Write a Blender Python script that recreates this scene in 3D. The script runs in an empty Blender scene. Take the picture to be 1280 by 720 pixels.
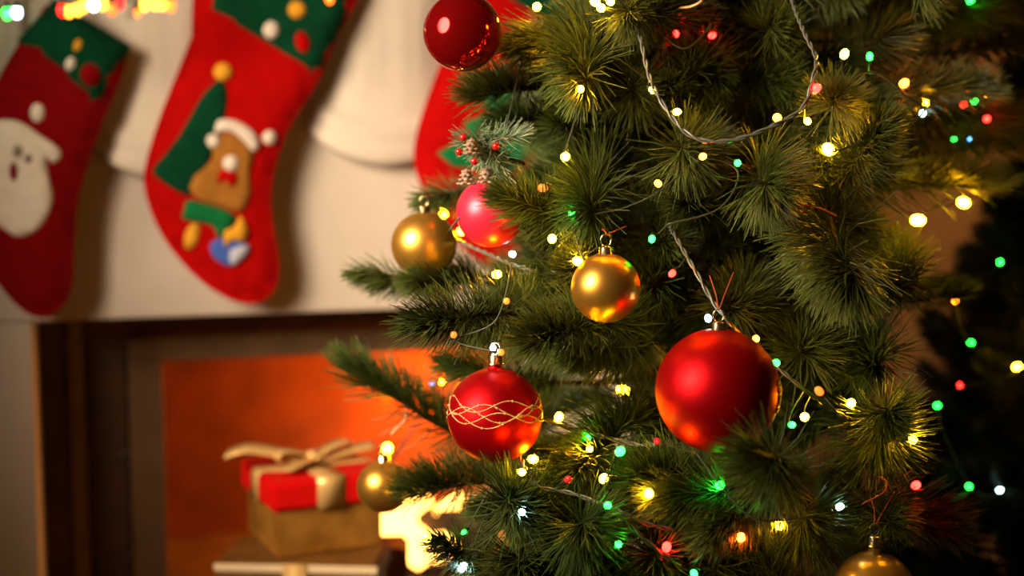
import bpy, bmesh, math, random
from mathutils import Vector, Matrix, Quaternion
from mathutils.geometry import delaunay_2d_cdt
random.seed(7)
SC = bpy.context.scene
COL = SC.collection
PI = math.pi

# ------------------------------------------------------------------ camera
H = 0.95
PITCH = math.radians(6.3)
LENS = 50.0
FPX = 1280 * LENS / 36.0
cam_d = bpy.data.cameras.new('camera'); cam = bpy.data.objects.new('camera', cam_d); COL.objects.link(cam)
cam.location = (0, 0, H); cam.rotation_euler = (PI / 2 - PITCH, 0, 0)
cam_d.lens = LENS; cam_d.sensor_width = 36.0
cam_d.clip_start = 0.02
cam_d.dof.use_dof = True; cam_d.dof.focus_distance = 1.145; cam_d.dof.aperture_fstop = 3.0
SC.camera = cam

# ------------------------------------------------------------------ world, lights, exposure
w = bpy.data.worlds.new('world'); SC.world = w; w.use_nodes = True
w.node_tree.nodes['Background'].inputs[0].default_value = (1.0, 0.62, 0.32, 1)
w.node_tree.nodes['Background'].inputs[1].default_value = 0.012
SC.view_settings.view_transform = 'Standard'; SC.view_settings.look = 'None'
SC.view_settings.gamma = 1.0; SC.view_settings.use_curve_mapping = False
SC.view_settings.exposure = 0.0

def aim(o, target):
    o.rotation_euler = (Vector(target) - o.location).to_track_quat('-Z', 'Y').to_euler()

def area_light(name, loc, target, size, power, color, spread=180):
    d = bpy.data.lights.new(name, 'AREA'); d.shape = 'DISK'; d.size = size; d.energy = power; d.color = color
    d.spread = math.radians(spread)
    o = bpy.data.objects.new(name, d); COL.objects.link(o); o.location = loc; aim(o, target); return o

def point_light(name, loc, power, color, r):
    d = bpy.data.lights.new(name, 'POINT'); d.energy = power; d.color = color; d.shadow_soft_size = r
    o = bpy.data.objects.new(name, d); COL.objects.link(o); o.location = loc; return o

def spot_light(name, loc, target, power, color, r, cone, blend):
    d = bpy.data.lights.new(name, 'SPOT'); d.energy = power; d.color = color; d.shadow_soft_size = r
    d.spot_size = math.radians(cone); d.spot_blend = blend
    o = bpy.data.objects.new(name, d); COL.objects.link(o); o.location = loc; aim(o, target); return o
KX, KY = -0.80, 0.72
spot_light('key_light', (KX, KY, H + 0.32), (KX + math.cos(math.radians(46.5)), KY + math.sin(math.radians(46.5)), H + 0.04), 225, (1.0, 0.74, 0.49), 0.33, 71.5, 0.85)
point_light('fire_light', (-0.11, 2.58, 0.46), 8.5, (1.0, 0.24, 0.02), 0.05)
point_light('wall_fill_light', (1.35, 2.35, 1.25), 15.0, (1.0, 0.44, 0.09), 0.10)  # added fill with no lamp in sight, brightens the wall at right

# ------------------------------------------------------------------ helpers
CY, SY_ = math.cos(PITCH), math.sin(PITCH)
FWD = Vector((0, CY, -SY_)); UPV = Vector((0, SY_, CY)); RGT = Vector((1, 0, 0))
CAM = Vector((0, 0, H))
def P(px, py, d):
    return CAM + FWD * d + RGT * ((px - 640) / FPX * d) + UPV * ((360 - py) / FPX * d)
def proj(p):
    v = Vector(p) - CAM; d = v.dot(FWD)
    return 640 + FPX * v.dot(RGT) / d, 360 - FPX * v.dot(UPV) / d, d

def M(name, color, rough=0.5, metal=0.0, emit=None, estr=0.0, noise=0.0, nscale=40.0, bump=0.0, bscale=200.0, spec=0.5, sheen=0.0, coat=0.0, col2=None):
    m = bpy.data.materials.new(name); m.use_nodes = True
    nt = m.node_tree; b = nt.nodes['Principled BSDF']
    b.inputs['Base Color'].default_value = (*color, 1); b.inputs['Roughness'].default_value = rough
    b.inputs['Metallic'].default_value = metal; b.inputs['Specular IOR Level'].default_value = spec
    b.inputs['Sheen Weight'].default_value = sheen
    b.inputs['Coat Weight'].default_value = coat; b.inputs['Coat Roughness'].default_value = 0.25
    if emit:
        b.inputs['Emission Color'].default_value = (*emit, 1); b.inputs['Emission Strength'].default_value = estr
    tc = nt.nodes.new('ShaderNodeTexCoord')
    if noise or col2:
        n = nt.nodes.new('ShaderNodeTexNoise'); n.inputs['Scale'].default_value = nscale; n.inputs['Detail'].default_value = 4
        nt.links.new(tc.outputs['Object'], n.inputs['Vector'])
        r = nt.nodes.new('ShaderNodeValToRGB')
        c2 = col2 or tuple(max(0, c * (1 - noise)) for c in color)
        r.color_ramp.elements[0].color = (*c2, 1); r.color_ramp.elements[1].color = (*color, 1)
        r.color_ramp.elements[0].position = 0.35; r.color_ramp.elements[1].position = 0.65
        nt.links.new(n.outputs['Fac'], r.inputs['Fac']); nt.links.new(r.outputs['Color'], b.inputs['Base Color'])
    if bump:
        n2 = nt.nodes.new('ShaderNodeTexNoise'); n2.inputs['Scale'].default_value = bscale; n2.inputs['Detail'].default_value = 3
        nt.links.new(tc.outputs['Object'], n2.inputs['Vector'])
        bp = nt.nodes.new('ShaderNodeBump'); bp.inputs['Strength'].default_value = bump; bp.inputs['Distance'].default_value = 0.002
        nt.links.new(n2.outputs['Fac'], bp.inputs['Height']); nt.links.new(bp.outputs['Normal'], b.inputs['Normal'])
    return m

def needle_mat(name, base, tip):
    m = bpy.data.materials.new(name); m.use_nodes = True
    nt = m.node_tree; b = nt.nodes['Principled BSDF']
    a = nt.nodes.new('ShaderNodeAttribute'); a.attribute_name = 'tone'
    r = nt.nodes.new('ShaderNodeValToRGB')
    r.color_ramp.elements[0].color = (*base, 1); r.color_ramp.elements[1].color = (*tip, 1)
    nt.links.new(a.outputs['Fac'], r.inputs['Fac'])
    oi = nt.nodes.new('ShaderNodeObjectInfo')
    hs = nt.nodes.new('ShaderNodeHueSaturation')
    mr = nt.nodes.new('ShaderNodeMapRange'); mr.inputs[3].default_value = 0.475; mr.inputs[4].default_value = 0.525
    nt.links.new(oi.outputs['Random'], mr.inputs[0]); nt.links.new(mr.outputs[0], hs.inputs['Hue'])
    nt.links.new(r.outputs['Color'], hs.inputs['Color']); nt.links.new(hs.outputs['Color'], b.inputs['Base Color'])
    b.inputs['Roughness'].default_value = 0.36; b.inputs['Specular IOR Level'].default_value = 0.55
    return m

MAT = {
 'plaster': M('plaster', (0.68, 0.62, 0.55), 0.6, noise=0.10, nscale=9, bump=0.25, bscale=60),
 'wall': M('wall_paint', (0.27, 0.15, 0.055), 0.7, noise=0.08, nscale=6, bump=0.2, bscale=120),
 'floor': M('floor_wood', (0.22, 0.11, 0.05), 0.4, noise=0.4, nscale=12),
 'ceil': M('ceiling_paint', (0.6, 0.55, 0.47), 0.8, noise=0.05, nscale=8),
 'wood': M('surround_wood', (0.115, 0.058, 0.022), 0.5, noise=0.45, nscale=14),
 'frame': M('surround_tan', (0.17, 0.105, 0.05), 0.5, noise=0.25, nscale=18),
 'tile': M('surround_tile', (0.075, 0.042, 0.02), 0.45, noise=0.35, nscale=22, bump=0.2),
 'brick': M('firebox_brick', (0.30, 0.075, 0.018), 0.8, noise=0.35, nscale=11, bump=0.5, bscale=40),
 'hearth': M('hearth_stone', (0.25, 0.17, 0.10), 0.5, noise=0.3, nscale=15),
 'log': M('log_bark', (0.05, 0.028, 0.015), 0.9, noise=0.5, nscale=40, bump=0.6, bscale=60),
 'flame': M('flame', (1, 0.6, 0.2), 0.5, emit=(1.0, 0.42, 0.07), estr=9.0),
 'red_felt': M('red_felt', (0.40, 0.002, 0.002), 0.95, noise=0.15, nscale=60, bump=0.35, bscale=500, spec=0.05),
 'shaded_dark_red_felt': M('shaded_deep_red_felt', (0.20, 0.002, 0.004), 0.95, noise=0.2, nscale=60, bump=0.35, bscale=500, spec=0.05),  # darker red felt, part of its depth is shade put into the colour
 'green_felt': M('green_felt', (0.003, 0.052, 0.022), 0.95, noise=0.25, nscale=60, bump=0.35, bscale=500, spec=0.05),
 'lgreen_felt': M('bright_green_felt', (0.006, 0.16, 0.05), 0.95, noise=0.15, nscale=60, bump=0.35, bscale=500, spec=0.1),
 'white_felt': M('white_felt', (0.72, 0.66, 0.60), 0.95, noise=0.1, nscale=60, bump=0.35, bscale=500, spec=0.1),
 'grey_felt': M('grey_felt', (0.26, 0.22, 0.19), 0.95, noise=0.2, nscale=60, spec=0.1),
 'yellow_felt': M('yellow_felt', (0.72, 0.36, 0.03), 0.95, noise=0.15, nscale=60, bump=0.35, bscale=500, spec=0.1),
 'brown_felt': M('brown_felt', (0.36, 0.15, 0.025), 0.95, noise=0.2, nscale=60, bump=0.35, bscale=500, spec=0.1),
 'blue_felt': M('blue_felt', (0.06, 0.13, 0.52), 0.95, noise=0.15, nscale=60, spec=0.1),
 'pale_felt': M('pale_blue_felt', (0.45, 0.48, 0.62), 0.95, noise=0.1, nscale=60, spec=0.1),
 'bark': M('tree_bark', (0.055, 0.03, 0.014), 0.85, noise=0.4, nscale=40, bump=0.4, bscale=90),
 'twig': M('twig_wire', (0.05, 0.032, 0.014), 0.7, noise=0.3, nscale=90),
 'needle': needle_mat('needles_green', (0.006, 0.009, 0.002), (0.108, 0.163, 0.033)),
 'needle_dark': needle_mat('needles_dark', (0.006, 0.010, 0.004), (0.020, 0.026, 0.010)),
 'needle_snow': needle_mat('needles_snowy', (0.01, 0.09, 0.015), (0.42, 0.50, 0.36)),
 'red_matte': M('bauble_red_satin', (0.60, 0.002, 0.006), 0.42, metal=0.8, spec=0.4, noise=0.06, nscale=300),
 'red_gloss': M('bauble_red_mirror', (0.42, 0.006, 0.008), 0.07, metal=0.85, noise=0.03, nscale=200),
 'gold_matte': M('bauble_gold_satin', (0.86, 0.46, 0.075), 0.33, metal=0.92, noise=0.05, nscale=300),
 'amber': M('bauble_amber', (0.42, 0.25, 0.05), 0.3, metal=0.6, noise=0.2, nscale=25),
 'pink_red': M('bauble_pink_satin', (0.70, 0.025, 0.07), 0.38, metal=0.4, spec=0.6, noise=0.06, nscale=200),
 'glitter': M('gold_glitter', (0.95, 0.66, 0.30), 0.45, metal=0.4, noise=0.4, nscale=900, bump=0.8, bscale=900),
 'cap': M('bauble_cap_metal', (0.80, 0.66, 0.42), 0.25, metal=1.0, noise=0.2, nscale=200),
 'thread': M('red_thread', (0.42, 0.07, 0.025), 0.7, noise=0.2, nscale=200),
 'gthread': M('gold_thread', (0.60, 0.40, 0.22), 0.5, noise=0.2, nscale=200),
 'cord': M('cord_plastic', (0.13, 0.14, 0.12), 0.28, noise=0.2, nscale=80, spec=0.7),
 'wire': M('lead_wire_plastic', (0.03, 0.04, 0.025), 0.4, noise=0.2, nscale=80),
 'socket': M('socket_plastic', (0.02, 0.035, 0.02), 0.35, noise=0.2, nscale=80),
 'gift_red': M('gift_red_paper', (0.66, 0.003, 0.003), 0.6, noise=0.08, nscale=40, spec=0.15),
 'gift_gold': M('gift_gold_paper', (0.60, 0.29, 0.05), 0.36, metal=0.5, col2=(0.38, 0.17, 0.025), nscale=28, bump=0.4, bscale=60),  # gold with the fire's orange reflection put into the base colour
 'ribbon': M('gold_ribbon', (0.80, 0.52, 0.20), 0.35, metal=0.35, noise=0.12, nscale=50),
 'gift_cream': M('gift_cream_paper', (0.78, 0.62, 0.40), 0.4, noise=0.1, nscale=30),
 'gift_brown': M('gift_brown_paper', (0.24, 0.11, 0.025), 0.42, metal=0.3, noise=0.3, nscale=26),
 'berry': M('berry_red', (0.42, 0.01, 0.012), 0.2, noise=0.1, nscale=100),
 'cone': M('cone_scale', (0.36, 0.24, 0.17), 0.7, noise=0.4, nscale=120),
}
BULB = {}
for k, c, s in (('w', (1.0, 0.46, 0.005), 215), ('o', (1.0, 0.11, 0.004), 110), ('r', (1.0, 0.006, 0.004), 55), ('g', (0.007, 1.0, 0.022), 36), ('W', (1.0, 0.42, 0.03), 6), ('Q', (1.0, 0.13, 0.01), 5), ('S', (1.0, 0.01, 0.01), 4),
                ('c', (0.50, 0.90, 0.95), 26), ('b', (0.08, 0.30, 1.0), 10), ('R', (0.75, 0.02, 0.03), 0.25), ('O', (1.0, 0.22, 0.03), 1.6)):
    BULB[k] = M('bulb_' + {'W': 'warm_soft', 'Q': 'orange_soft', 'S': 'red_soft', 'w': 'warm', 'o': 'orange', 'r': 'red', 'g': 'green', 'c': 'cool', 'b': 'blue', 'R': 'red_unlit', 'O': 'orange_dim'}[k],
                c, 0.2, emit=c, estr=s)

def link(o, parent=None, sub=False):
    COL.objects.link(o)
    if parent is not None:
        o.parent = parent
        if not sub:
            o.matrix_parent_inverse = Matrix.Translation(-parent.location)
    return o

def mk(name, verts, faces, mat, parent=None, smooth=True, sub=False):
    me = bpy.data.meshes.new(name)
    me.from_pydata([tuple(v) for v in verts], [], faces)
    for mm in (mat if isinstance(mat, (list, tuple)) else [mat]):
        me.materials.append(MAT[mm] if isinstance(mm, str) else mm)
    if smooth:
        me.polygons.foreach_set('use_smooth', [True] * len(me.polygons))
    me.update()
    return link(bpy.data.objects.new(name, me), parent, sub)

def bm_mk(name, bm, mat, parent=None, smooth=False, sub=False, bevel=0.0, seg=2):
    if bevel:
        bmesh.ops.bevel(bm, geom=[e for e in bm.edges], offset=bevel, segments=seg, profile=0.6, affect='EDGES')
    bmesh.ops.recalc_face_normals(bm, faces=bm.faces)
    me = bpy.data.meshes.new(name); bm.to_mesh(me); bm.free()
    me.materials.append(MAT[mat] if isinstance(mat, str) else mat)
    if smooth:
        me.polygons.foreach_set('use_smooth', [True] * len(me.polygons))
    return link(bpy.data.objects.new(name, me), parent, sub)

def empty(name, loc, label=None, cat=None, group=None, kind=None):
    o = bpy.data.objects.new(name, None); o.empty_display_size = 0.05; COL.objects.link(o); o.location = loc
    return tag(o, label, cat, group, kind)

def tag(o, label=None, cat=None, group=None, kind=None):
    if label: o['label'] = label
    if cat: o['category'] = cat
    if group: o['group'] = group
    if kind: o['kind'] = kind
    return o

def tube(pts, r, n=6, rad=None):
    """verts, faces of a tube along pts; rad: list of radii"""
    V, F = [], []
    pts = [Vector(p) for p in pts]
    N = len(pts)
    t0 = (pts[1] - pts[0]).normalized()
    ref = Vector((0, 0, 1)) if abs(t0.z) < 0.9 else Vector((1, 0, 0))
    a = t0.cross(ref).normalized()
    for i, p in enumerate(pts):
        t = (pts[min(i + 1, N - 1)] - pts[max(i - 1, 0)])
        t = t.normalized() if t.length > 1e-9 else t0
        a = (a - t * a.dot(t)); a = a.normalized() if a.length > 1e-6 else t.orthogonal().normalized()
        b = t.cross(a)
        rr = rad[i] if rad else r
        for k in range(n):
            an = 2 * PI * k / n
            V.append(p + a * (rr * math.cos(an)) + b * (rr * math.sin(an)))
    for i in range(N - 1):
        for k in range(n):
            k2 = (k + 1) % n
            F.append((i * n + k, i * n + k2, (i + 1) * n + k2, (i + 1) * n + k))
    F.append(tuple(range(n - 1, -1, -1))); F.append(tuple((N - 1) * n + k for k in range(n)))
    return V, F

def join(parts):
    V, F = [], []
    for v, f in parts:
        o = len(V); V += list(v); F += [tuple(i + o for i in ff) for ff in f]
    return V, F

def spline(pts, per=8):
    pts = [Vector(p) for p in pts]
    out = []
    for i in range(len(pts) - 1):
        p0 = pts[max(i - 1, 0)]; p1 = pts[i]; p2 = pts[i + 1]; p3 = pts[min(i + 2, len(pts) - 1)]
        for k in range(per):
            t = k / per
            out.append(0.5 * ((2 * p1) + (p2 - p0) * t + (2 * p0 - 5 * p1 + 4 * p2 - p3) * t * t + (3 * p1 - p0 - 3 * p2 + p3) * t ** 3))
    out.append(pts[-1]); return out

def lathe(profile, n=32, c=(0, 0, 0)):
    """profile: list of (r, z); poles allowed with r=0"""
    V, F = [], []; c = Vector(c); rings = []
    for r, z in profile:
        if r < 1e-7:
            rings.append([len(V)]); V.append(c + Vector((0, 0, z)))
        else:
            rings.append(list(range(len(V), len(V) + n)))
            V += [c + Vector((r * math.cos(2 * PI * k / n), r * math.sin(2 * PI * k / n), z)) for k in range(n)]
    for a, b in zip(rings[:-1], rings[1:]):
        for k in range(n):
            k2 = (k + 1) % n
            if len(a) == 1 and len(b) == 1: continue
            if len(a) == 1: F.append((a[0], b[k2], b[k]))
            elif len(b) == 1: F.append((a[k], a[k2], b[0]))
            else: F.append((a[k], a[k2], b[k2], b[k]))
    return V, F

# ------------------------------------------------------------------ fireplace frame of reference
YAW = math.radians(16)
FU = Vector((math.cos(YAW), math.sin(YAW), 0)); FN = Vector((math.sin(YAW), -math.cos(YAW), 0)); FZ = Vector((0, 0, 1))
FO = P(300, 300, 2.05); FO.z = 0
def FW(u, z, wd):                       # fireplace local -> world: along, up, out of the wall
    return FO + FU * u + FZ * z + FN * wd
def FP(px, py, wd=0.0):                 # pixel -> local (u, z) on the plane lying wd in front of the frieze
    r = P(px, py, 1.0) - CAM
    t = (FO + FN * wd - CAM).dot(FN) / r.dot(FN)
    q = CAM + r * t - FO
    return q.dot(FU), q.z
def fbox(name, u0, u1, z0, z1, w0, w1, mat, parent=None, bevel=0.004, sub=False):
    bm = bmesh.new()
    vs = [bm.verts.new(FW(u, z, ww)) for u in (u0, u1) for z in (z0, z1) for ww in (w0, w1)]
    for f in ((0, 1, 3, 2), (4, 6, 7, 5), (0, 4, 5, 1), (2, 3, 7, 6), (0, 2, 6, 4), (1, 5, 7, 3)):
        bm.faces.new([vs[i] for i in f])
    return bm_mk(name, bm, mat, parent, bevel=bevel, sub=sub)

# ------------------------------------------------------------------ room
HEARTH = 0.20
def quadbox(name, c, d, mat):
    bm = bmesh.new(); bmesh.ops.create_cube(bm, size=1)
    for v in bm.verts: v.co = Vector((c[0] + v.co.x * d[0], c[1] + v.co.y * d[1], c[2] + v.co.z * d[2]))
    return bm_mk(name, bm, mat)
o = quadbox('floor', (0.2, 1.0, -0.03), (6.4, 6.4, 0.06), 'floor'); tag(o, 'brown wooden floor of the room', kind='structure')
o = quadbox('ceiling', (0.2, 1.0, 2.63), (6.4, 6.4, 0.06), 'ceil'); tag(o, 'pale ceiling of the room', kind='structure')
# wall the fireplace stands against
UL, _ = FP(-60, 300); UR, _ = FP(930, 500)
WB = -0.60
o = fbox('wall_back', -2.2, 3.2, 0, 2.6, WB - 0.1, WB, 'wall', bevel=0); tag(o, 'warm brown painted wall behind the trees', kind='structure')

# ------------------------------------------------------------------ fireplace
fp = empty('fireplace', FW(0.1, 0, 0), 'cream plaster fireplace with carved corbels and glowing dark firebox', 'fireplace')
u_p0, _ = FP(-75, 500); u_p1, z_fb = FP(40, 400)
_, z_frz = FP(300, 394)
# right pilaster, mirrored about the middle of the opening
u_o0, _ = FP(207, 600, -0.12); u_o1, _ = FP(640, 500, -0.12)
u_q0, _ = FP(715, 500); u_q1 = u_q0 + (u_p1 - u_p0)
fbox('frieze', u_p0, u_q1, z_frz, 1.30, WB, 0.0, 'plaster', fp, 0.006)
def pilaster(a, b):
    fbox('pilaster', a, b, HEARTH, z_frz, WB, -0.005, 'plaster', fp, 0.006)
pilaster(u_p0, u_p1); pilaster(u_q0, u_q1)
fbox('mantel_shelf', u_p0 - 0.08, u_q1 + 0.08, 1.30, 1.36, WB, 0.20, 'plaster', fp, 0.012)
# moulding under the shelf
V, F = [], []
prof = [(0.0, 1.222), (0.012, 1.225), (0.02, 1.24), (0.04, 1.255), (0.075, 1.265), (0.10, 1.275), (0.11, 1.30), (0.0, 1.30)]
for u in (u_p0 - 0.02, u_q1 + 0.02):
    V += [FW(u, z, ww) for ww, z in prof]
n = len(prof)
F = [(i, (i + 1) % n, n + (i + 1) % n, n + i) for i in range(n)] + [tuple(range(n - 1, -1, -1)), tuple(range(n, 2 * n))]
mk('shelf_moulding', V, F, 'plaster', fp, smooth=False)

def corbel(pxc, pyl, R, dep):
    """bowl shaped carved corbel: half round, two lip rings at the bottom, leaf relief above"""
    uc, zl = FP(pxc, pyl, 0.03)
    NA, rows = 56, []
    prof = []
    zt = 1.225
    # (radius factor, z, sag) from bottom up
    prof += [(0.0, zl - 0.014), (0.55, zl - 0.016), (0.90, zl - 0.013), (0.985, zl - 0.005), (1.0, zl + 0.004), (0.985, zl + 0.012), (0.955, zl + 0.016),
             (0.965, zl + 0.021), (0.985, zl + 0.029), (0.97, zl + 0.039), (0.93, zl + 0.044), (0.87, zl + 0.048)]
    for k in range(1, 26):
        t = k / 25
        prof.append((0.86 - 0.16 * math.sin(min(1, t * 1.2) * PI / 2) + 0.30 * t * t, zl + 0.048 + (zt - zl - 0.048) * t))
    V, F = [], []
    for j, (rf, z) in enumerate(prof):
        for i in range(NA + 1):
            a = PI * i / NA
            r = rf
            if j >= 12:
                t = (j - 11) / 25
                lf = abs(math.sin(a * 3.5 + 0.9)) ** 0.7
                r += 0.055 * math.sin(PI * min(1, t * 1.1)) * (lf - 0.5) + 0.006 * math.cos(a * 21) * math.sin(PI * t)
            sag = 0.055 * (1 - math.sin(a)) * (1 - max(0, (j - 11)) / 40)
            V.append(FW(uc - R * r * math.cos(a), z + sag, max(0.0, dep * r * math.sin(a)) - 0.002))
    for j in range(len(prof) - 1):
        for i in range(NA):
            p = j * (NA + 1) + i
            F.append((p, p + 1, p + NA + 2, p + NA + 1))
    mk('corbel', V, F, 'plaster', fp)
corbel(485, 194, 0.118, 0.045)
corbel(215, 212, 0.118, 0.045)
corbel(-55, 215, 0.118, 0.045)
corbel(760, 170, 0.118, 0.045)

# recessed surround: wood moulding, tile strip, tan frame
W1 = -0.15
def frame_jamb(ua, ub, z1, w0, w1, mat, name):
    return fbox(name, min(ua, ub), max(ua, ub), HEARTH, z1, w0, w1, mat, fp, 0.004)
ua, _ = FP(48, 560, W1); ub, _ = FP(108, 560, W1); uc_, _ = FP(163, 560, W1); ud, _ = FP(206, 560, W1)
_, z_lt = FP(350, 446, W1); _, z_l2 = FP(350, 417, W1)
mid = 0.5 * (ud + u_o1)
u_r = u_o1
wL = {'a': u_p1 - 0.01, 'b': ub, 'c': uc_, 'd': ud}
mir = lambda u: (u_q0 + 0.0) - (u - u_p1) * ((u_q0 - u_r) / (ud - u_p1))
for s in (0, 1):
    f = (lambda u: u) if s == 0 else mir
    frame_jamb(f(u_p1), f(ub - 0.022), z_frz, WB, W1 - 0.015, 'wood', 'surround_moulding')
    frame_jamb(f(ub - 0.022), f(ub), z_frz, WB, W1 + 0.012, 'frame', 'surround_bead')
    frame_jamb(f(ub), f(uc_), z_frz, WB, W1 - 0.024, 'hearth', 'tile_bed')
    frame_jamb(f(uc_), f(ud), z_lt, WB, W1, 'frame', 'opening_frame')
    # tiles up the jamb
    zs = [FP(140, y, W1)[1] for y in (800, 694, 568, 424)] 
    zs = [HEARTH + 0.002] + [z for z in zs if z > HEARTH + 0.03] + []
    for za, zb in zip(zs[:-1], zs[1:]):
        a, b = sorted((f(ub + 0.003), f(uc_ - 0.003)))
        fbox('tile', a, b, za + 0.005, zb - 0.005, W1 - 0.03, W1 - 0.012, 'tile', fp, 0.003)
fbox('lintel', uc_, mir(uc_), z_lt, z_l2, WB, W1 + 0.002, 'frame', fp, 0.005)
fbox('lintel_moulding', ub, mir(ub), z_l2, z_frz, WB, W1 - 0.02, 'wood', fp, 0.004)
# firebox shell
BW = -0.57
u0f, u1f = ud - 0.001, mir(ud) + 0.001
fbox('firebox_back', u0f - 0.05, u1f + 0.05, HEARTH, z_lt + 0.05, BW - 0.02, BW, 'brick', fp, 0)
fbox('firebox_side', u0f - 0.05, u0f, HEARTH, z_lt + 0.05, BW, W1 - 0.02, 'brick', fp, 0)
fbox('firebox_side', u1f, u1f + 0.05, HEARTH, z_lt + 0.05, BW, W1 - 0.02, 'brick', fp, 0)
fbox('firebox_top', u0f - 0.05, u1f + 0.05, z_lt + 0.005, z_lt + 0.05, BW, W1 - 0.02, 'brick', fp, 0)
o = fbox('hearth', u_p0 - 0.1, u_q1 + 0.1, 0.0, HEARTH, WB + 0.003, 0.44, 'hearth', bevel=0.01)
tag(o, 'raised stone hearth slab under the stacked gift boxes', 'hearth')

# fire: logs and flames behind the gift boxes
fc_u, fc_z = FP(528, 690, -0.26)
fire = empty('log_fire', FW(fc_u, HEARTH, -0.26), 'bright yellow log fire burning behind the gift boxes', 'fire')
for k, (du, dw, rot) in enumerate(((-0.05, 0.03, 0.25), (0.05, -0.02, -0.2), (0.0, 0.0, 0.9))):
    c = FW(fc_u + du, HEARTH + 0.034 + 0.05 * (k == 2), -0.26 + dw)
    dr = (FU * math.cos(rot) + FN * math.sin(rot))
    pts = [c + dr * (x * 0.028) + Vector((0, 0, 0.003 * math.sin(x * 2 + k))) for x in range(-5, 6)]
    V, F = tube(pts, 0.03, 10, [0.030 + 0.003 * math.sin(i * 1.7 + k) for i in range(11)])
    mk('log', V, F, 'log', fire)
for k, (du, dw, h, r) in enumerate(((-0.085, 0.0, 0.13, 0.03), (-0.045, 0.02, 0.165, 0.036), (0.0, -0.01, 0.175, 0.04), (0.045, 0.02, 0.15, 0.034), (0.085, -0.02, 0.12, 0.028), (0.02, 0.05, 0.11, 0.028), (-0.03, 0.055, 0.10, 0.026))):
    pts, rad = [], []
    for i in range(13):
        t = i / 12
        pts.append(FW(fc_u + du + 0.012 * math.sin(t * 5 + k), HEARTH + 0.03 + 0.72 * h * t, -0.26 + dw + 0.008 * math.cos(t * 4 + k)))
        rad.append(max(0.0006, r * (math.sin(PI * min(1, 0.18 + t * 0.82)) ** 0.8)))
    V, F = tube(pts, r, 12, rad)
    mk('flame', V, F, 'flame', fire)

# ------------------------------------------------------------------ stockings
def inside(p, poly):
    c = False; x, y = p; j = len(poly) - 1
    for i in range(len(poly)):
        xi, yi = poly[i]; xj, yj = poly[j]
        if (yi > y) != (yj > y) and x < (xj - xi) * (y - yi) / (yj - yi) + xi: c = not c
        j = i
    return c
def bdist(p, poly):
    m = 1e9; n = len(poly)
    for i in range(n):
        ax, ay = poly[i]; bx, by = poly[(i + 1) % n]
        dx, dy = bx - ax, by - ay; L = dx * dx + dy * dy + 1e-12
        t = max(0, min(1, ((p[0] - ax) * dx + (p[1] - ay) * dy) / L))
        m = min(m, math.hypot(p[0] - ax - t * dx, p[1] - ay - t * dy))
    return m
def smooth_poly(poly, per=4):
    out = []; n = len(poly); v = [Vector(p) for p in poly]
    for i in range(n):
        p0, p1, p2, p3 = v[i - 1], v[i], v[(i + 1) % n], v[(i + 2) % n]
        for k in range(per):
            t = k / per
            q = 0.5 * ((2 * p1) + (p2 - p0) * t + (2 * p0 - 5 * p1 + 4 * p2 - p3) * t * t + (3 * p1 - p0 - 3 * p2 + p3) * t ** 3)
            out.append((q.x, q.y))
    return out
def pillow(name, poly, thick, rim, mat, parent, base, step, back=True, wfun=None):
    """padded shape from an outline in (u, z); base(u, z) = distance in front of the frieze"""
    us = [p[0] for p in poly]; zs = [p[1] for p in poly]
    pts = [Vector(p) for p in poly]
    nb = len(pts)
    u = min(us) + step / 2; r = 0
    while u < max(us):
        z = min(zs) + step / 2 + (step / 2 if r % 2 else 0)
        while z < max(zs):
            if inside((u, z), poly) and bdist((u, z), poly) > step * 0.5: pts.append(Vector((u, z)))
            z += step
        u += step; r += 1
    vs, es, fs, *_ = delaunay_2d_cdt(pts, [(i, (i + 1) % nb) for i in range(nb)], [list(range(nb))], 1, 1e-6)
    def h(p):
        d = min(1.0, bdist((p.x, p.y), poly) / rim)
        return thick * math.sqrt(max(0, 1 - (1 - d) ** 2))
    V = [FW(p.x, p.y, base(p.x, p.y) + h(p)) for p in vs]
    n = len(V)
    F = [tuple(f) for f in fs]
    if (len(F) and True):
        # orient to the viewer
        a, b, c = (V[i] for i in F[0][:3])
        if (b - a).cross(c - a).dot(FN) < 0: F = [tuple(reversed(f)) for f in F]
    V += [FW(p.x, p.y, base(p.x, p.y) - (h(p) if back else 0.0012)) for p in vs]
    F += [tuple(i + n for i in reversed(f)) for f in F]
    # rim strip
    ec = {}
    for f in F[:len(F) // 2]:
        for i in range(len(f)):
            e = (f[i], f[(i + 1) % len(f)]); ec[e] = 1
    for (a, b) in list(ec):
        if (b, a) not in ec: F.append((b, a, a + n, b + n))
    return mk(name, V, F, mat, parent)

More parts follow.
